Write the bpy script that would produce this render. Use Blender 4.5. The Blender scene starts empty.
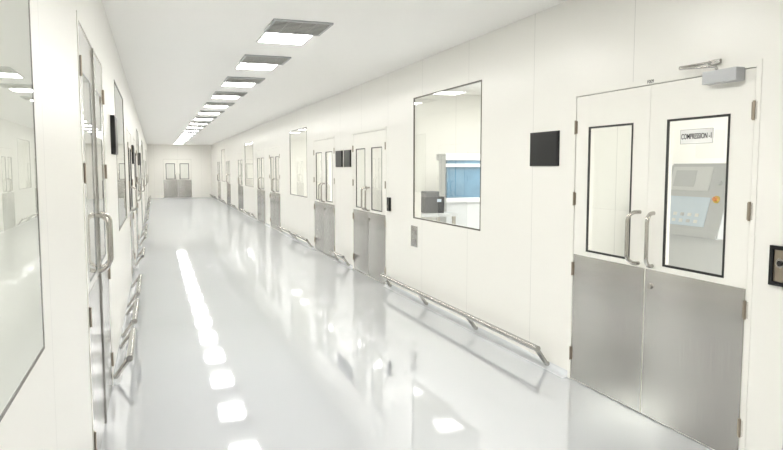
import bpy, bmesh, math, random
from mathutils import Vector, Matrix
random.seed(3)
S = bpy.context.scene
S.view_settings.view_transform = 'Standard'
COL = S.collection

# ------------------------------------------------------------------ materials
def newmat(name):
    m = bpy.data.materials.new(name); m.use_nodes = True
    nt = m.node_tree; nt.nodes.clear()
    o = nt.nodes.new('ShaderNodeOutputMaterial')
    return m, nt, o
def pbr(name, col, rough=0.5, metal=0.0, noise=0.0, nscale=8.0, stretch=(1,1,1), bump=0.0, spec=0.5, rnoise=0.0):
    m, nt, o = newmat(name)
    b = nt.nodes.new('ShaderNodeBsdfPrincipled')
    b.inputs['Base Color'].default_value = (*col, 1)
    b.inputs['Roughness'].default_value = rough
    b.inputs['Metallic'].default_value = metal
    b.inputs['Specular IOR Level'].default_value = spec
    nt.links.new(b.outputs[0], o.inputs[0])
    if noise or bump or rnoise:
        tc = nt.nodes.new('ShaderNodeTexCoord')
        mp = nt.nodes.new('ShaderNodeMapping'); mp.inputs['Scale'].default_value = stretch
        nz = nt.nodes.new('ShaderNodeTexNoise'); nz.inputs['Scale'].default_value = nscale
        nt.links.new(tc.outputs['Object'], mp.inputs[0]); nt.links.new(mp.outputs[0], nz.inputs['Vector'])
        if noise:
            mx = nt.nodes.new('ShaderNodeMix'); mx.data_type = 'RGBA'
            mx.inputs[6].default_value = (*[max(0, c*(1-noise)) for c in col], 1)
            mx.inputs[7].default_value = (*[min(1, c*(1+noise)) for c in col], 1)
            nt.links.new(nz.outputs[0], mx.inputs[0]); nt.links.new(mx.outputs[2], b.inputs['Base Color'])
        if rnoise:
            mr = nt.nodes.new('ShaderNodeMapRange')
            mr.inputs['To Min'].default_value = max(0.01, rough-rnoise); mr.inputs['To Max'].default_value = rough+rnoise
            nt.links.new(nz.outputs[0], mr.inputs[0]); nt.links.new(mr.outputs[0], b.inputs['Roughness'])
        if bump:
            bp = nt.nodes.new('ShaderNodeBump'); bp.inputs['Strength'].default_value = bump; bp.inputs['Distance'].default_value = 0.01
            nt.links.new(nz.outputs[0], bp.inputs['Height']); nt.links.new(bp.outputs[0], b.inputs['Normal'])
    return m
def seam_mat(name, col, axis, period, width, dark, rough, spec=0.5):
    m, nt, o = newmat(name)
    b = nt.nodes.new('ShaderNodeBsdfPrincipled'); b.inputs['Roughness'].default_value = rough
    b.inputs['Specular IOR Level'].default_value = spec
    nt.links.new(b.outputs[0], o.inputs[0])
    tc = nt.nodes.new('ShaderNodeTexCoord'); sp = nt.nodes.new('ShaderNodeSeparateXYZ')
    nt.links.new(tc.outputs['Object'], sp.inputs[0])
    d = nt.nodes.new('ShaderNodeMath'); d.operation = 'DIVIDE'; d.inputs[1].default_value = period
    f = nt.nodes.new('ShaderNodeMath'); f.operation = 'FRACT'
    l = nt.nodes.new('ShaderNodeMath'); l.operation = 'LESS_THAN'; l.inputs[1].default_value = width/period
    nt.links.new(sp.outputs[axis], d.inputs[0]); nt.links.new(d.outputs[0], f.inputs[0]); nt.links.new(f.outputs[0], l.inputs[0])
    mx = nt.nodes.new('ShaderNodeMix'); mx.data_type = 'RGBA'
    mx.inputs[6].default_value = (*col, 1); mx.inputs[7].default_value = (*[c*dark for c in col], 1)
    nt.links.new(l.outputs[0], mx.inputs[0]); nt.links.new(mx.outputs[2], b.inputs['Base Color'])
    return m
def glassmat(name, tint, refl):
    m, nt, o = newmat(name)
    t = nt.nodes.new('ShaderNodeBsdfTransparent'); t.inputs[0].default_value = (*tint, 1)
    g = nt.nodes.new('ShaderNodeBsdfGlossy'); g.inputs['Roughness'].default_value = 0.0; g.inputs['Color'].default_value = (1, 1, 1, 1)
    fr = nt.nodes.new('ShaderNodeFresnel'); fr.inputs[0].default_value = refl
    mx = nt.nodes.new('ShaderNodeMixShader')
    nt.links.new(fr.outputs[0], mx.inputs[0]); nt.links.new(t.outputs[0], mx.inputs[1]); nt.links.new(g.outputs[0], mx.inputs[2])
    nt.links.new(mx.outputs[0], o.inputs[0])
    return m
def emis(name, col, s):
    m, nt, o = newmat(name)
    e = nt.nodes.new('ShaderNodeEmission'); e.inputs[0].default_value = (*col, 1); e.inputs[1].default_value = s
    nt.links.new(e.outputs[0], o.inputs[0]); return m

WC = (0.875, 0.862, 0.815)
M_WALL = seam_mat('cleanroom_panel', WC, 1, 1.2, 0.006, 0.78, 0.28)
M_WALLG = seam_mat('glossy_cleanroom_panel', WC, 1, 1.2, 0.006, 0.80, 0.30, 0.3)
M_WALLX = seam_mat('cleanroom_panel_cross', WC, 0, 1.2, 0.006, 0.80, 0.5)
M_CEIL = seam_mat('ceiling_panel', (0.985, 0.975, 0.95), 1, 1.87, 0.006, 0.96, 0.40)
M_DOOR = pbr('door_lacquer', (0.875, 0.862, 0.81), 0.3, noise=0.01)
M_DOORG = pbr('glossy_door_lacquer', (0.86, 0.85, 0.80), 0.10, noise=0.01)
M_GAP = pbr('shadow_gap_rubber', (0.05, 0.05, 0.045), 0.6, noise=0.1)
M_GASK = pbr('black_gasket', (0.018, 0.018, 0.018), 0.4, noise=0.1)
M_BRONZE = pbr('dark_window_bead', (0.10, 0.09, 0.07), 0.35, noise=0.1)
M_CHROME = pbr('satin_stainless', (0.50, 0.48, 0.45), 0.18, 1.0, noise=0.03)
M_RAIL = pbr('rail_stainless', (0.42, 0.41, 0.39), 0.25, 1.0, noise=0.03)
M_HINGE = pbr('hinge_brass_steel', (0.36, 0.31, 0.25), 0.35, 1.0, noise=0.05)
M_BLACK = pbr('black_acrylic', (0.012, 0.012, 0.013), 0.3, noise=0.1, spec=0.3)
M_GREYP = pbr('grey_plastic', (0.62, 0.635, 0.645), 0.4, noise=0.03)
M_LGREY = pbr('light_grey_enamel', (0.77, 0.78, 0.785), 0.35, noise=0.03)
M_ALU = pbr('aluminium_paint', (0.45, 0.46, 0.47), 0.35, 0.5, noise=0.03)
M_BLUE = pbr('blue_guard', (0.13, 0.26, 0.38), 0.25, noise=0.4, nscale=4)
M_SCREEN = pbr('pale_blue_screen', (0.72, 0.82, 0.92), 0.2, noise=0.05)
M_WHITE = pbr('white_paper', (0.88, 0.88, 0.86), 0.5, noise=0.01)
M_INK = pbr('black_ink', (0.01, 0.01, 0.01), 0.5, noise=0.05)
M_ORANGE = pbr('orange_button', (0.8, 0.28, 0.04), 0.35, noise=0.03)
M_YELLOW = pbr('yellow_collar', (0.8, 0.55, 0.08), 0.4, noise=0.03)
M_GLASS = glassmat('clear_glass', (0.92, 0.94, 0.925), 1.6)
M_GLASSG = glassmat('grey_green_glass', (0.68, 0.72, 0.69), 2.0)
M_COVE = pbr('epoxy_cove', (0.76, 0.78, 0.81), 0.2, noise=0.02)
M_DIFF = emis('light_diffuser', (1.0, 0.985, 0.945), 32.0)
M_FRAMEW = pbr('white_enamel', (0.85, 0.85, 0.83), 0.35, noise=0.01)
M_SLAT = pbr('vent_grey', (0.36, 0.355, 0.33), 0.5, noise=0.05)
M_DUCT = pbr('vent_dark_interior', (0.035, 0.035, 0.032), 0.7, noise=0.1)

# brushed stainless
m, nt, o = newmat('brushed_stainless')
b = nt.nodes.new('ShaderNodeBsdfPrincipled'); b.inputs['Metallic'].default_value = 1.0
tc = nt.nodes.new('ShaderNodeTexCoord')
mp = nt.nodes.new('ShaderNodeMapping'); mp.inputs['Scale'].default_value = (1, 1.2, 0.5)
nl = nt.nodes.new('ShaderNodeTexNoise'); nl.inputs['Scale'].default_value = 1.1; nl.inputs['Detail'].default_value = 1.0
nt.links.new(tc.outputs['Object'], mp.inputs[0]); nt.links.new(mp.outputs[0], nl.inputs['Vector'])
mp2 = nt.nodes.new('ShaderNodeMapping'); mp2.inputs['Scale'].default_value = (1, 220, 3)
nf = nt.nodes.new('ShaderNodeTexNoise'); nf.inputs['Scale'].default_value = 1.0
nt.links.new(tc.outputs['Object'], mp2.inputs[0]); nt.links.new(mp2.outputs[0], nf.inputs['Vector'])
rp = nt.nodes.new('ShaderNodeValToRGB'); rp.color_ramp.elements[0].position = 0.3; rp.color_ramp.elements[1].position = 0.7
rp.color_ramp.elements[0].color = (0.40, 0.385, 0.365, 1); rp.color_ramp.elements[1].color = (0.63, 0.615, 0.59, 1)  # broad light-dark tone stands in for soft reflections, put into the steel colour
nt.links.new(nl.outputs[0], rp.inputs[0])
mg = nt.nodes.new('ShaderNodeMix'); mg.data_type = 'RGBA'; mg.blend_type = 'MULTIPLY'; mg.inputs[0].default_value = 0.15
nt.links.new(rp.outputs[0], mg.inputs[6]); nt.links.new(nf.outputs[0], mg.inputs[7]); nt.links.new(mg.outputs[2], b.inputs['Base Color'])
mr = nt.nodes.new('ShaderNodeMapRange'); mr.inputs['To Min'].default_value = 0.16; mr.inputs['To Max'].default_value = 0.26
nt.links.new(nf.outputs[0], mr.inputs[0]); nt.links.new(mr.outputs[0], b.inputs['Roughness'])
nt.links.new(b.outputs[0], o.inputs[0])
M_STEEL = m

# epoxy floor: pigmented base under a clear gloss coat
m, nt, o = newmat('epoxy_floor')
df = nt.nodes.new('ShaderNodeBsdfDiffuse'); gl_ = nt.nodes.new('ShaderNodeBsdfGlossy'); gl_.inputs['Roughness'].default_value = 0.045
gl_.inputs['Color'].default_value = (0.97, 0.98, 1.0, 1)
tc = nt.nodes.new('ShaderNodeTexCoord')
n2 = nt.nodes.new('ShaderNodeTexNoise'); n2.inputs['Scale'].default_value = 0.8
mpf = nt.nodes.new('ShaderNodeMapping'); mpf.inputs['Scale'].default_value = (1.6, 0.9, 1)
n1 = nt.nodes.new('ShaderNodeTexNoise'); n1.inputs['Scale'].default_value = 3.0; n1.inputs['Detail'].default_value = 1.0
nt.links.new(tc.outputs['Object'], n2.inputs['Vector']); nt.links.new(tc.outputs['Object'], mpf.inputs[0]); nt.links.new(mpf.outputs[0], n1.inputs['Vector'])
mx = nt.nodes.new('ShaderNodeMix'); mx.data_type = 'RGBA'
mx.inputs[6].default_value = (0.595, 0.615, 0.65, 1); mx.inputs[7].default_value = (0.615, 0.635, 0.665, 1)
nt.links.new(n2.outputs[0], mx.inputs[0]); nt.links.new(mx.outputs[2], df.inputs['Color'])
bp = nt.nodes.new('ShaderNodeBump'); bp.inputs['Strength'].default_value = 0.045; bp.inputs['Distance'].default_value = 0.01
nt.links.new(n1.outputs[0], bp.inputs['Height']); nt.links.new(bp.outputs[0], gl_.inputs['Normal'])
fr = nt.nodes.new('ShaderNodeFresnel'); fr.inputs[0].default_value = 1.75
mr = nt.nodes.new('ShaderNodeMapRange'); mr.clamp = True
mr.inputs['From Min'].default_value = 0.08; mr.inputs['From Max'].default_value = 0.34
mr.inputs['To Min'].default_value = 0.34; mr.inputs['To Max'].default_value = 0.60
nt.links.new(fr.outputs[0], mr.inputs[0])
ms = nt.nodes.new('ShaderNodeMixShader')
nt.links.new(mr.outputs[0], ms.inputs[0]); nt.links.new(df.outputs[0], ms.inputs[1]); nt.links.new(gl_.outputs[0], ms.inputs[2])
nt.links.new(ms.outputs[0], o.inputs[0])
M_FLOOR = m

# ------------------------------------------------------------------ helpers
def link(o, parent=None):
    COL.objects.link(o)
    if parent: o.parent = parent
    return o
def obj(name, me, parent=None, loc=(0,0,0), mat=None):
    o = bpy.data.objects.new(name, me); o.location = loc
    if mat and me and not me.materials: me.materials.append(mat)
    return link(o, parent)
def empty(name, loc=(0,0,0), rz=0.0, label=None, cat=None, kind=None, group=None):
    o = bpy.data.objects.new(name, None); o.empty_display_size = 0.1
    o.location = loc; o.rotation_euler = (0, 0, rz)
    tag(o, label, cat, kind, group)
    return link(o)
def tag(o, label=None, cat=None, kind=None, group=None):
    if label: o['label'] = label
    if cat: o['category'] = cat
    if kind: o['kind'] = kind
    if group: o['group'] = group
def bm_box(bm, a, c):
    vs = [bm.verts.new((x, y, z)) for x in (a[0], c[0]) for y in (a[1], c[1]) for z in (a[2], c[2])]
    for f in ((0,1,3,2),(4,6,7,5),(0,4,5,1),(2,3,7,6),(0,2,6,4),(1,5,7,3)):
        bm.faces.new([vs[i] for i in f])
def boxes(name, lst, bevel=0.0):
    bm = bmesh.new()
    for a, c in lst: bm_box(bm, a, c)
    if bevel: bmesh.ops.bevel(bm, geom=bm.edges[:], offset=bevel, segments=2, affect='EDGES', profile=0.7)
    bmesh.ops.recalc_face_normals(bm, faces=bm.faces)
    me = bpy.data.meshes.new(name); bm.to_mesh(me); bm.free(); return me
def slab(name, x0, x1, y0, y1, z0, z1, holes):
    ys = sorted(set([y0, y1] + [v for h in holes for v in h[:2] if y0 < v < y1]))
    zs = sorted(set([z0, z1] + [v for h in holes for v in h[2:] if z0 < v < z1]))
    solid = {}
    for i in range(len(ys)-1):
        for j in range(len(zs)-1):
            cy, cz = (ys[i]+ys[i+1])/2, (zs[j]+zs[j+1])/2
            solid[i, j] = not any(h[0] < cy < h[1] and h[2] < cz < h[3] for h in holes)
    bm = bmesh.new(); V = {}
    def v(s, i, j):
        if (s, i, j) not in V: V[s, i, j] = bm.verts.new(((x0, x1)[s], ys[i], zs[j]))
        return V[s, i, j]
    for (i, j), s in solid.items():
        if not s: continue
        bm.faces.new([v(0,i,j), v(0,i,j+1), v(0,i+1,j+1), v(0,i+1,j)])
        bm.faces.new([v(1,i,j), v(1,i+1,j), v(1,i+1,j+1), v(1,i,j+1)])
        for di, dj, e in ((-1,0,((i,j),(i,j+1))), (1,0,((i+1,j),(i+1,j+1))), (0,-1,((i,j),(i+1,j))), (0,1,((i,j+1),(i+1,j+1)))):
            if not solid.get((i+di, j+dj), False):
                (p, q) = e
                bm.faces.new([v(0,*p), v(1,*p), v(1,*q), v(0,*q)])
    bmesh.ops.recalc_face_normals(bm, faces=bm.faces)
    me = bpy.data.meshes.new(name); bm.to_mesh(me); bm.free(); return me
def quad(name, x, y0, y1, z0, z1):
    me = bpy.data.meshes.new(name)
    me.from_pydata([(x,y0,z0),(x,y1,z0),(x,y1,z1),(x,y0,z1)], [], [(0,3,2,1)]); return me
def tube(name, pts, r, res=6):
    cu = bpy.data.curves.new(name, 'CURVE'); cu.dimensions = '3D'; cu.bevel_depth = r; cu.bevel_resolution = res; cu.use_fill_caps = True
    sp = cu.splines.new('POLY'); sp.points.add(len(pts)-1)
    for i, p in enumerate(pts): sp.points[i].co = (*p, 1)
    o = bpy.data.objects.new('tmp', cu); COL.objects.link(o)
    dg = bpy.context.evaluated_depsgraph_get(); dg.update()
    me = bpy.data.meshes.new_from_object(o.evaluated_get(dg)); me.name = name; me.materials.clear()
    bpy.data.objects.remove(o)
    for p in me.polygons: p.use_smooth = len(p.vertices) == 4
    return me
def textmesh(name, txt, size, bold=0.0):
    cu = bpy.data.curves.new(name, 'FONT'); cu.body = txt; cu.size = size; cu.align_x = 'CENTER'; cu.align_y = 'CENTER'; cu.extrude = 0.0004; cu.offset = bold
    o = bpy.data.objects.new('tmp', cu); COL.objects.link(o)
    dg = bpy.context.evaluated_depsgraph_get(); dg.update()
    me = bpy.data.meshes.new_from_object(o.evaluated_get(dg)); me.name = name; me.materials.clear()
    bpy.data.objects.remove(o)
    return me
def cyl(name, r, h, axis='X', seg=24):
    bm = bmesh.new()
    bmesh.ops.create_cone(bm, cap_ends=True, segments=seg, radius1=r, radius2=r, depth=h)
    if axis == 'X': bmesh.ops.rotate(bm, verts=bm.verts, matrix=Matrix.Rotation(math.pi/2, 3, 'Y'))
    if axis == 'Y': bmesh.ops.rotate(bm, verts=bm.verts, matrix=Matrix.Rotation(math.pi/2, 3, 'X'))
    me = bpy.data.meshes.new(name); bm.to_mesh(me); bm.free(); return me

# ------------------------------------------------------------------ layout
R, L = 2.92, -0.33
CH = 2.82
YB, YF, YE = -3.0, 37.5, 41.0
T = 0.10
TL = 0.012
XR, XL = 7.0, -3.8
WZ = (0.985, 2.41)
WZN = (1.035, 2.45)
DW = 1.55
right_doors = [(2.66, 2.1), (8.5, 2.1), (11.2, 2.1), (16.5, 2.1), (18.9, 2.1), (23.8, 2.1), (27.9, 2.1), (32.2, 2.1)]
right_windows = [(5.72, 7.48), (13.4, 15.2), (21.2, 23.2), (30.0, 31.6)]
left_doors = [(3.62, 2.3), (9.7, 2.1), (12.7, 2.1), (18.0, 2.1), (24.5, 2.1), (29.0, 2.1)]
left_windows = [(0.55, 2.25), (6.85, 8.75), (15.0, 17.0), (21.0, 23.0), (32.0, 34.0)]
FRW = 0.035

def holes(doors, wins):
    h = [(y-FRW, y+DW+FRW, -1, ht+FRW) for y, ht in doors]
    h += [(a, b, *(WZN if a < 1 else WZ)) for a, b in wins]
    return h
o = obj('wall_right', slab('wall_right', R, R+T, YB, YF, 0, CH, holes(right_doors, right_windows)), mat=M_WALL)
tag(o, 'cream white cleanroom panel wall beside the corridor', 'wall', 'structure')
o = obj('wall_left', slab('wall_left', L-TL, L, YB, YF, 0, CH, holes(left_doors, left_windows)), mat=M_WALLG)
tag(o, 'cream white glossy cleanroom panel wall', 'wall', 'structure')
FDX = 0.46; FDW = 1.42
me = slab('wall_far', 0, T, -(XR), -(XL), 0, CH, [(-(FDX+FDW+FRW), -(FDX-FRW), -1, 2.05+FRW)])
me.transform(Matrix.Rotation(math.pi/2, 4, 'Z'))
o = obj('wall_far', me, loc=(0, YF, 0), mat=M_WALLX); tag(o, 'cream end wall of the corridor', 'wall', 'structure')
def wallbox(name, a, c, label):
    o = obj(name, boxes(name, [(a, c)]), mat=M_WALLX if abs(c[0]-a[0]) > abs(c[1]-a[1]) else M_WALL)
    tag(o, label, 'wall', 'structure')
wallbox('wall_back', (XL, YB-T, 0), (XR, YB, CH), 'cream wall closing the corridor')
wallbox('wall_end', (XL, YE, 0), (XR, YE+T, CH), 'plain wall beyond the end doors')
wallbox('wall_outer_right', (XR, YB-T, 0), (XR+T, YE+T, CH), 'white outer wall of the side rooms')
wallbox('wall_outer_left', (XL-T, YB-T, 0), (XL, YE+T, CH), 'white outer wall of the side rooms')
for i, y in enumerate([4.62, 10.35, 15.8, 20.6, 26.2, 31.8]):
    wallbox('wall_partition_right_%d' % i, (R+T, y, 0), (XR, y+0.08, CH), 'white partition between production rooms')
for i, y in enumerate([2.8, 6.3, 11.6, 17.5, 23.8, 31.0]):
    wallbox('wall_partition_left_%d' % i, (XL, y, 0), (L-TL, y+0.08, CH), 'white partition between production rooms')
o = obj('floor', boxes('floor', [((XL-T, YB-T, -0.1), (XR+T, YE+T, 0))]), mat=M_FLOOR); tag(o, 'glossy pale grey epoxy floor', 'floor', 'structure')
o = obj('ceiling', boxes('ceiling', [((XL-T, YB-T, CH), (XR+T, YE+T, CH+0.1))]), mat=M_CEIL); tag(o, 'smooth white panel ceiling', 'ceiling', 'structure')

def gaps(doors):
    ys = YB; out = []
    for y, _ in sorted(doors):
        out.append((ys, y-FRW)); ys = y+DW+FRW
    out.append((ys, YF)); return out
def cove(name, wallx, sgn, doors):
    bm = bmesh.new(); H = 0.05
    prof = [(0.0, 0.0)] + [(-(H)*(1-t)**2, H*t**2) for t in [i/6 for i in range(7)]]
    for a, c in gaps(doors):
        v0 = [bm.verts.new((wallx + sgn*p[0], a, p[1])) for p in prof]
        v1 = [bm.verts.new((wallx + sgn*p[0], c, p[1])) for p in prof]
        n = len(prof)
        for i in range(n):
            bm.faces.new([v0[i], v0[(i+1) % n], v1[(i+1) % n], v1[i]])
        bm.faces.new(v0); bm.faces.new(v1[::-1])
    bmesh.ops.recalc_face_normals(bm, faces=bm.faces)
    me = bpy.data.meshes.new(name); bm.to_mesh(me); bm.free()
    o = obj(name, me, mat=M_COVE); tag(o, 'pale grey coved epoxy skirting', 'baseboard', 'structure')
cove('baseboard_right', R, 1, right_doors)
cove('baseboard_left', L, -1, left_doors)

# ------------------------------------------------------------------ doors
def bow_handle(side, d, lean, r, name='handle'):
    z0, z1 = 0.975, 1.305; rr = 0.055
    pts = [(0.004, 0, z0)]
    for i in range(9):
        a = i/8*math.pi/2
        x = -d + rr*(1-math.sin(a)); pts.append((x, side*lean*min(1, -x/d) if x < 0 else 0, z0 + rr*(1-math.cos(a))))
    for i in range(9):
        a = i/8*math.pi/2
        x = -d + rr*(1-math.cos(a)); pts.append((x, side*lean*min(1, -x/d) if x < 0 else 0, z1 - rr*(1-math.sin(a))))
    pts.append((0.004, 0, z1))
    me = tube(name, pts, r, 4); me.materials.append(M_CHROME); return me
HANDLE = {(k, big): bow_handle(k, 0.065 if big else 0.075, 0.02 if big else 0.03, 0.012 if big else 0.0125) for k in (1, -1) for big in (True, False)}
bm = bmesh.new()
bmesh.ops.create_cone(bm, cap_ends=True, segments=12, radius1=0.007, radius2=0.007, depth=0.10)
bmesh.ops.translate(bm, verts=bm.verts, vec=(-0.007, 0, 0))
bm_box(bm, (-0.003, -0.018, -0.045), (0.002, 0.018, 0.045))
HINGE = bpy.data.meshes.new('hinge'); bm.to_mesh(HINGE); bm.free(); HINGE.materials.append(M_HINGE)
LOCK = cyl('lock_cylinder', 0.018, 0.014); LOCK.materials.append(M_CHROME)
cache = {}
def door_meshes(W, H, big):
    key = (W, H)
    if key in cache: return cache[key]
    g = 0.003; lw = W/2 - g*1.5
    far = W < 1.5
    dm = M_DOORG if big else M_DOOR
    d = {}
    d['frame'] = boxes('door_frame', [((-0.004, -FRW, 0), (0.10, -0.002, H+FRW)), ((-0.004, W+0.002, 0), (0.10, W+FRW, H+FRW)), ((-0.004, -0.002, H+0.002), (0.10, W+0.002, H+FRW))])
    d['frame'].materials.append(M_DOOR)
    d['seal'] = boxes('door_seal', [((0.02, -0.002, 0.004), (0.05, 0.004, H)), ((0.02, W-0.004, 0.004), (0.05, W+0.002, H)), ((0.02, 0.004, H-0.004), (0.05, W-0.004, H+0.002)), ((0.012, W/2-0.004, 0.006), (0.03, W/2+0.004, H-0.004))])
    d['seal'].materials.append(M_GAP)
    gl = (lw/2-0.235, lw/2+0.235, 0.985, H-0.225)
    d['leaf'] = slab('door_leaf', 0.0, 0.045, 0, lw, 0.006, H-0.003, [gl]); d['leaf'].materials.append(dm)
    t = 0.009 if big else (0.03 if far else 0.013)
    d['gasket'] = slab('gasket', 0.0 if big else -0.003, 0.008, gl[0], gl[1], gl[2], gl[3], [(gl[0]+t, gl[1]-t, gl[2]+t, gl[3]-t)]); d['gasket'].materials.append(M_GASK)
    d['glass'] = quad('glass_pane', 0.001 if big else 0.004, gl[0]+t, gl[1]-t, gl[2]+t, gl[3]-t); d['glass'].materials.append(M_GLASS)
    d['kick'] = boxes('kick_plate', [((-0.0025, 0.004, 0.012), (0.001, lw-0.004, 0.95))]); d['kick'].materials.append(M_STEEL)
    cache[key] = d; return d
dn = 0
def make_door(loc, rz, W, H, label, detail=True, big=False):
    global dn; dn += 1
    e = empty('door_%d' % dn, loc, rz, label, 'door', 'structure', 'double doors along the corridor')
    d = door_meshes(W, H, big)
    obj('door_frame', d['frame'], e); obj('door_seal', d['seal'], e)
    g = 0.003; lw = W/2 - g*1.5
    leaves = []
    for k in (0, 1):
        y0 = g if k == 0 else W/2 + g/2
        lf = obj('door_leaf', d['leaf'], e, (0, y0, 0)); leaves.append(lf)
        obj('gasket', d['gasket'], lf); obj('glass_pane', d['glass'], lf); obj('kick_plate', d['kick'], lf)
        off = 0.09 if big else 0.06
        hy = lw-off if k == 0 else off
        h = obj('handle', HANDLE[(-1 if k == 0 else 1), big], lf, (0, hy, 0)); h['label'] = 'satin stainless pull handle'
        if detail:
            for z in (0.2, 0.84, H-0.74, H-0.22):
                obj('hinge', HINGE, lf, (-0.001, -0.003 if k == 0 else lw+0.003, z))
    if detail: obj('lock_cylinder', LOCK, leaves[0], (-0.006, lw-0.05, 0.845))
    if big:
        a = obj('astragal_strip', boxes('astragal_strip', [((-0.012, W/2-0.016, 0.01), (-0.001, W/2+0.016, H-0.01))], 0.002), e, mat=M_RAIL)
        a['label'] = 'stainless meeting strip between the leaves'
    return e, leaves, lw
doors_r = []
for i, (y, h) in enumerate(right_doors):
    doors_r.append(make_door((R, y, 0), 0, DW, h, 'cream double door with narrow glass panes and steel kick plates', detail=i < 4))
for i, (y, h) in enumerate(left_doors):
    make_door((L, y+DW, 0), math.pi, DW, h, 'cream double door with steel kick plates and pull handles', detail=i < 3, big=(i == 0))
make_door((FDX+FDW, YF, 0), math.pi/2, FDW, 2.05, 'double door with glass panes closing the corridor end', detail=False)

e, leaves, lw = doors_r[0]
lf = leaves[0]
sg = obj('door_sign', boxes('door_sign', [((-0.001, lw/2-0.122, 1.724), (0.002, lw/2+0.122, 1.806))]), lf, (0, 0, 0), M_WHITE)
sg['label'] = 'white sign reading COMPRESSION -1'
def place_text(txt, size, parent, x, y, z, name, bold=0.0):
    me = textmesh(name, txt, size, bold)
    me.transform(Matrix(((0,0,-1,0),(-1,0,0,0),(0,1,0,0),(0,0,0,1))))
    return obj(name, me, parent, (x, y, z), M_INK)
t = place_text('COMPRESSION -1', 0.027, lf, -0.0022, lw/2, 1.765, 'sign_lettering', 0.0003)
wd = max(v.co.y for v in t.data.vertices) - min(v.co.y for v in t.data.vertices)
t.data.transform(Matrix.Diagonal((1, 0.226/wd, 1.6, 1)))
bt = 0.0013
obj('sign_border', slab('sign_border', -0.0022, -0.0008, lw/2-0.122, lw/2+0.122, 1.724, 1.806, [(lw/2-0.122+bt, lw/2+0.122-bt, 1.724+bt, 1.806-bt)]), lf, mat=M_INK)
place_text('F009', 0.03, e, -0.0055, DW/2, 2.118, 'door_number', 0.0)

# ------------------------------------------------------------------ windows
wn = 0
def make_window(wallx, rz, y0, y1, label):
    global wn; wn += 1
    W = y1-y0; near_left = (rz != 0 and y0 < 1); wz = WZN if near_left else WZ
    e = empty('window_%d' % wn, (wallx, y0 if rz == 0 else y1, wz[0]), rz, label, 'window', 'structure', 'viewing windows along the corridor')
    h = wz[1]-wz[0]
    t = 0.010 if near_left else 0.014
    obj('window_frame', slab('window_frame', 0.0 if near_left else -0.003, 0.003 if near_left else 0.012, 0.0005, W-0.0005, 0.0005, h-0.0005, [(t, W-t, t, h-t)]), e, mat=M_BRONZE)
    obj('glass_pane', quad('glass_pane', 0.0005 if near_left else 0.002, t, W-t, t, h-t), e, mat=M_GLASSG if rz else M_GLASS)
for a, c in right_windows: make_window(R, 0, a, c, 'large flush viewing window with thin dark frame')
for a, c in left_windows: make_window(L, math.pi, a, c, 'large flush viewing window reflecting the corridor')

# ------------------------------------------------------------------ ceiling lights & vents
fr_me = slab('light_frame', 0, 0.008, -0.235, 0.235, -0.275, 0.275, [(-0.215, 0.215, -0.255, 0.255)])
ROT = Matrix(((0,1,0,0),(0,0,1,0),(-1,0,0,0),(0,0,0,1)))
fr_me.transform(ROT); fr_me.materials.append(M_FRAMEW)
df_me = boxes('diffuser', [((-0.215, -0.255, -0.004), (0.215, 0.255, -0.001))]); df_me.materials.append(M_DIFF)
vf_me = slab('vent_frame', 0, 0.016, -0.255, 0.255, -0.265, 0.265, [(-0.235, 0.235, -0.245, 0.245)])
vf_me.transform(ROT); vf_me.materials.append(M_ALU)
lst = []
for i in range(9):
    y = -0.228 + i*0.057; lst.append(((-0.235, y-0.018, -0.011), (0.235, y+0.018, -0.008)))
for x in (-0.12, 0.0, 0.12): lst.append(((x-0.005, -0.245, -0.0115), (x+0.005, 0.245, -0.0075)))
vs_me = boxes('vent_slats', lst); vs_me.materials.append(M_SLAT)
vb_me = boxes('vent_backing', [((-0.235, -0.245, -0.004), (0.235, 0.245, -0.001))]); vb_me.materials.append(M_DUCT)
for k in range(-4, 17):
    y = 6.49 + 1.87*k
    if k == -1: y -= 0.06
    if k == 16: y -= 0.3
    e = empty('ceiling_light', (1.212, y, CH), 0, 'square white recessed ceiling light panel', 'ceiling light', None, 'ceiling lights in a row')
    obj('light_frame', fr_me, e); obj('diffuser', df_me, e)
    e = empty('air_vent', (1.225, y-0.55, CH), 0, 'grey slatted square air return grille in ceiling', 'air vent', None, 'air vents beside the ceiling lights')
    obj('vent_frame', vf_me, e); obj('vent_slats', vs_me, e); obj('vent_backing', vb_me, e)

# ------------------------------------------------------------------ bumper rails
br_me = tube('rail_bracket', [(0.004, 0, 0.03), (-0.02, 0, 0.035), (-0.115, 0, 0.165)], 0.019, 4); br_me.materials.append(M_RAIL)
def rail(wallx, rz, y0, y1, n):
    Lr = y1-y0
    e = empty('bumper_rail', (wallx, y0 if rz == 0 else y1, 0), rz, 'low stainless steel bumper rail along the wall base', 'bumper rail', None, 'bumper rails along the walls')
    me = tube('rail_bar', [(-0.12, 0, 0.17), (-0.12, Lr, 0.17)], 0.025, 5)
    obj('rail_bar', me, e, mat=M_RAIL)
    for i in range(n):
        obj('rail_bracket', br_me, e, (0, 0.03 + (Lr-0.06)*i/(n-1), 0))
for y0, y1, n in [(4.48, 8.30, 4), (10.25, 11.0, 2), (12.95, 14.5, 2), (14.75, 16.3, 2), (20.7, 22.0, 2), (22.3, 23.6, 2), (25.6, 27.7, 3), (29.7, 32.0, 3), (34.0, 37.2, 4)]:
    rail(R, 0, y0, y1, n)
for y0, y1, n in [(5.26, 6.20, 2), (6.55, 7.6, 2), (8.0, 9.35, 2), (11.4, 12.45, 2), (14.4, 15.9, 2), (16.3, 17.8, 2), (19.7, 21.8, 2), (22.2, 24.3, 2), (26.2, 28.8, 3), (30.7, 36.5, 6)]:
    rail(L, math.pi, y0, y1, n)

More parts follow.
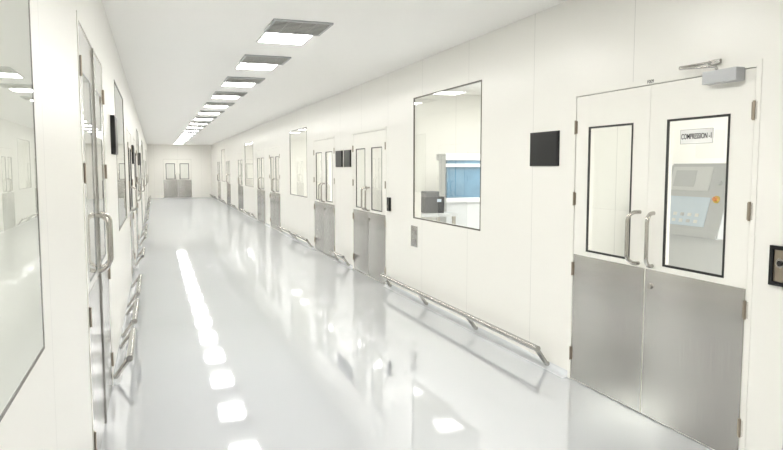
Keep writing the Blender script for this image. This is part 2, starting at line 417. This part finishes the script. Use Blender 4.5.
# ------------------------------------------------------------------ wall items
def black_panel(wallx, sgn, y0, y1, z0, z1, d=0.02):
    e = empty('notice_panel', (wallx, (y0+y1)/2, z0), 0, 'small black rectangular display panel mounted on wall', 'wall panel', None, 'black wall display panels')
    w = (y1-y0)/2; h = z1-z0
    a, c = sorted((sgn*0.003, -sgn*d)); obj('panel_housing', boxes('panel_housing', [((a, -w, 0), (c, w, h))], 0.004), e, mat=M_BLACK)
    a, c = sorted((-sgn*(d-0.001), -sgn*(d+0.003))); obj('panel_face', boxes('panel_face', [((a, -w+0.015, 0.015), (c, w-0.015, h-0.015))], 0.001), e, mat=M_BLACK)
black_panel(R, 1, 4.42, 4.83, 1.60, 1.87, 0.012)
black_panel(R, 1, 10.16, 10.54, 1.60, 1.87)
black_panel(R, 1, 10.66, 11.06, 1.60, 1.87)
black_panel(L, -1, 6.02, 6.42, 1.70, 2.02, 0.035)
black_panel(L, -1, 11.5, 11.9, 1.65, 1.95, 0.03)
black_panel(L, -1, 17.3, 17.7, 1.65, 1.95, 0.03)

e = empty('switch_plate', (R, 7.44, 0.77), 0, 'brushed steel switch plate beneath viewing window', 'switch plate')
obj('plate', boxes('plate', [((-0.008, -0.10, -0.125), (0.003, 0.10, 0.125))], 0.003), e, mat=M_STEEL)
for z in (-0.055, 0.055):
    obj('switch_rocker', boxes('switch_rocker', [((-0.012, -0.04, z-0.03), (-0.007, 0.04, z+0.03))], 0.002), e, mat=M_RAIL)
e = empty('door_intercom', (R, 8.33, 1.11), 0, 'dark wall intercom with push button beside door', 'intercom')
obj('housing', boxes('housing', [((-0.03, -0.045, -0.09), (0.003, 0.045, 0.09))], 0.005), e, mat=M_BLACK)
obj('button', cyl('button', 0.016, 0.01), e, (-0.033, 0, -0.03), M_CHROME)
e = empty('card_reader', (R, 2.44, 1.10), 0, 'black framed recessed wall access switch with steel ring', 'access switch')
obj('frame_plate', slab('frame_plate', -0.016, 0.003, -0.08, 0.08, -0.10, 0.10, [(-0.060, 0.060, -0.080, 0.080)]), e, mat=M_BLACK)
obj('inner_plate', boxes('inner_plate', [((-0.008, -0.060, -0.080), (0.003, 0.060, 0.080))], 0.002), e, mat=M_HINGE)
obj('key_ring', cyl('key_ring', 0.024, 0.012), e, (-0.012, 0.015, 0.015), M_CHROME)
obj('push_button', cyl('push_button', 0.014, 0.010), e, (-0.019, 0.015, 0.015), M_BLACK)

e = empty('door_closer', (R, 2.845, 2.075), 0, 'grey overhead hydraulic door closer with folded arm', 'door closer')
obj('closer_body', boxes('closer_body', [((-0.062, -0.115, -0.035), (-0.001, 0.115, 0.035))], 0.006), e, mat=M_ALU)
obj('closer_arm', tube('closer_arm', [(-0.04, 0.03, 0.03), (-0.055, 0.03, 0.055), (-0.075, 0.27, 0.075)], 0.008, 3), e, mat=M_RAIL)
obj('closer_linkage', tube('closer_linkage', [(-0.075, 0.27, 0.080), (-0.006, 0.08, 0.090), (0.002, 0.06, 0.090)], 0.007, 3), e, mat=M_RAIL)
obj('closer_bracket', boxes('closer_bracket', [((-0.018, 0.04, 0.075), (-0.003, 0.12, 0.100))], 0.002), e, mat=M_RAIL)

# ------------------------------------------------------------------ equipment in rooms
e = empty('control_console', (3.95, 4.12, 0), 0, 'pale grey machine control console with keypad and orange emergency stop', 'machine')
obj('cabinet', boxes('cabinet', [((0.0, -0.31, 0.05), (0.55, 0.31, 1.08))], 0.012), e, mat=M_LGREY)
obj('plinth', boxes('plinth', [((0.02, -0.27, 0.0), (0.46, 0.27, 0.05))]), e, mat=M_GREYP)
bm = bmesh.new()
pr = [(-0.10, 1.06), (-0.07, 1.13), (0.06, 1.62), (0.45, 1.62), (0.45, 1.06)]
v0 = [bm.verts.new((p[0], -0.32, p[1])) for p in pr]; v1 = [bm.verts.new((p[0], 0.32, p[1])) for p in pr]
n = len(pr)
for i in range(n): bm.faces.new([v0[i], v0[(i+1) % n], v1[(i+1) % n], v1[i]])
bm.faces.new(v0); bm.faces.new(v1)
bmesh.ops.bevel(bm, geom=bm.edges[:], offset=0.010, segments=2, affect='EDGES'); bmesh.ops.recalc_face_normals(bm, faces=bm.faces)
me = bpy.data.meshes.new('control_head'); bm.to_mesh(me); bm.free()
hd = obj('control_head', me, e, mat=M_GREYP)
sl = math.atan2(0.13, 0.49)
def on_face(name, y0, y1, s0, s1, mat, th=0.006, rnd=False):
    if rnd: me = cyl(name, (y1-y0)/2, th*2)
    else: me = boxes(name, [((-th, y0, s0), (0.002, y1, s1))], 0.001)
    if rnd: me.transform(Matrix.Translation((-th, (y0+y1)/2, (s0+s1)/2)))
    me.transform(Matrix.Rotation(sl, 4, 'Y'))
    me.transform(Matrix.Translation((-0.07, 0, 1.13)))
    return obj(name, me, hd, mat=mat)
on_face('hood_panel', -0.13, 0.28, 0.29, 0.48, M_LGREY, 0.005)
on_face('display', 0.02, 0.24, 0.32, 0.45, M_GREYP, 0.008)
on_face('keypad', -0.17, 0.29, 0.01, 0.24, M_SCREEN)
for r_ in range(2):
    for i in range(5):
        on_face('key_button', 0.20-i*0.075, 0.235-i*0.075, 0.035+r_*0.05, 0.06+r_*0.05, M_WHITE if (i+r_) % 3 else M_GREYP, 0.009)
on_face('emergency_collar', -0.26, -0.205, 0.20, 0.255, M_YELLOW, 0.006, True)
on_face('emergency_button', -0.248, -0.217, 0.212, 0.243, M_ORANGE, 0.016, True)
on_face('selector_knob', -0.245, -0.215, 0.34, 0.37, M_GREYP, 0.010, True)

e = empty('packaging_machine', (4.72, 9.5, 0), 0, 'pale framed packaging machine with muted light blue guard panels', 'machine')
obj('machine_base', boxes('machine_base', [((-0.62, -0.35, 0.1), (1.2, 0.0, 1.08))], 0.015), e, mat=M_GREYP)
for x in (-0.55, 1.1):
    for y in (-0.3, -0.05):
        obj('leveling_foot', cyl('leveling_foot', 0.035, 0.11, 'Z'), e, (x, y, 0.055), M_CHROME)
for x0, x1 in ((-0.60, 0.35), (0.39, 1.16)):
    obj('blue_guard', boxes('blue_guard', [((x0, -0.33, 1.14), (x1, -0.27, 1.70))], 0.008), e, mat=M_BLUE)
obj('machine_column', boxes('machine_column', [((-0.61, -0.26, 1.14), (1.16, -0.04, 1.70))], 0.01), e, mat=M_LGREY)
obj('machine_deck', boxes('machine_deck', [((-0.64, -0.38, 1.07), (1.22, 0.0, 1.14))], 0.01), e, mat=M_LGREY)
obj('cross_frame', boxes('cross_frame', [((-0.64, -0.37, 1.60), (1.20, -0.332, 1.65))], 0.005), e, mat=M_LGREY)
obj('machine_hood', boxes('machine_hood', [((-0.64, -0.36, 1.70), (1.2, 0.0, 1.80))], 0.02), e, mat=M_LGREY)
e = empty('work_bench', (3.6, 8.35, 0), 0, 'small stainless work bench by the viewing window', 'table')
obj('bench_top', boxes('bench_top', [((-0.3, -0.2, 0.94), (0.22, 0.4, 0.98))], 0.005), e, mat=M_GREYP)
for x in (-0.26, 0.18):
    for y in (-0.16, 0.36):
        obj('bench_leg', boxes('bench_leg', [((x-0.02, y-0.02, 0), (x+0.02, y+0.02, 0.94))]), e, mat=M_CHROME)
e = empty('label_printer', (3.55, 8.40, 0.98), 0, 'dark grey desktop printer standing on the bench', 'printer')
M_DG = pbr('dark_grey_plastic', (0.04, 0.042, 0.046), 0.5, noise=0.05)
M_DG2 = pbr('mid_grey_plastic', (0.12, 0.125, 0.13), 0.5, noise=0.05)
obj('printer_body', boxes('printer_body', [((-0.15, -0.13, 0), (0.13, 0.18, 0.22))], 0.02), e, mat=M_DG)
obj('paper_tray', boxes('paper_tray', [((-0.11, -0.05, 0.20), (0.09, 0.14, 0.29))], 0.015), e, mat=M_DG2)
obj('printer_panel', boxes('printer_panel', [((0.02, -0.136, 0.15), (0.08, -0.129, 0.19))], 0.002), e, mat=M_SCREEN)

# ------------------------------------------------------------------ unseen fill lights added to brighten the rooms
def area(x, y, sx, sy, p):
    l = bpy.data.lights.new('room_fill_light', 'AREA'); l.shape = 'RECTANGLE'; l.size = sx; l.size_y = sy; l.energy = p; l.color = (1, 0.985, 0.94)
    o = bpy.data.objects.new('room_fill_light', l); o.location = (x, y, CH-0.03); COL.objects.link(o)
    tag(o, 'unseen fill light added to brighten the space behind the glass', 'fill light', None, 'fill lights added behind the glass')
for y0, y1 in [(YB, 4.62), (4.7, 10.35), (10.43, 15.8), (15.9, 20.6), (20.7, 26.2), (26.3, 31.8), (31.9, 37.5)]:
    area(5.2, (y0+y1)/2, 1.2, (y1-y0)*0.5, 23*(y1-y0))
for y0, y1 in [(YB, 2.8), (2.9, 6.3), (6.4, 11.6), (11.7, 17.5), (17.6, 23.8), (23.9, 31.0), (31.1, 37.5)]:
    area(-2.2, (y0+y1)/2, 1.0, (y1-y0)*0.5, 18*(y1-y0))
area(1.5, 39.3, 1.5, 1.0, 60)

w = bpy.data.worlds.new('World'); S.world = w; w.use_nodes = True
w.node_tree.nodes['Background'].inputs[0].default_value = (0.8, 0.8, 0.8, 1)
w.node_tree.nodes['Background'].inputs[1].default_value = 0.5

# ------------------------------------------------------------------ camera
F = 670.0
phi = math.atan(57/F); th = math.atan(237.5*math.cos(phi)/F)
fwd = Vector((math.sin(th)*math.cos(phi), math.cos(th)*math.cos(phi), -math.sin(phi)))
rt = Vector((math.cos(th), -math.sin(th), 0)); up = rt.cross(fwd)
cam = bpy.data.cameras.new('Camera'); cam.sensor_width = 36; cam.lens = 36*F/783; cam.clip_start = 0.02; cam.clip_end = 200
co = bpy.data.objects.new('Camera', cam); COL.objects.link(co)
co.matrix_world = Matrix((( rt.x, up.x, -fwd.x, 0), (rt.y, up.y, -fwd.y, 0), (rt.z, up.z, -fwd.z, 1.585), (0,0,0,1)))
S.camera = co
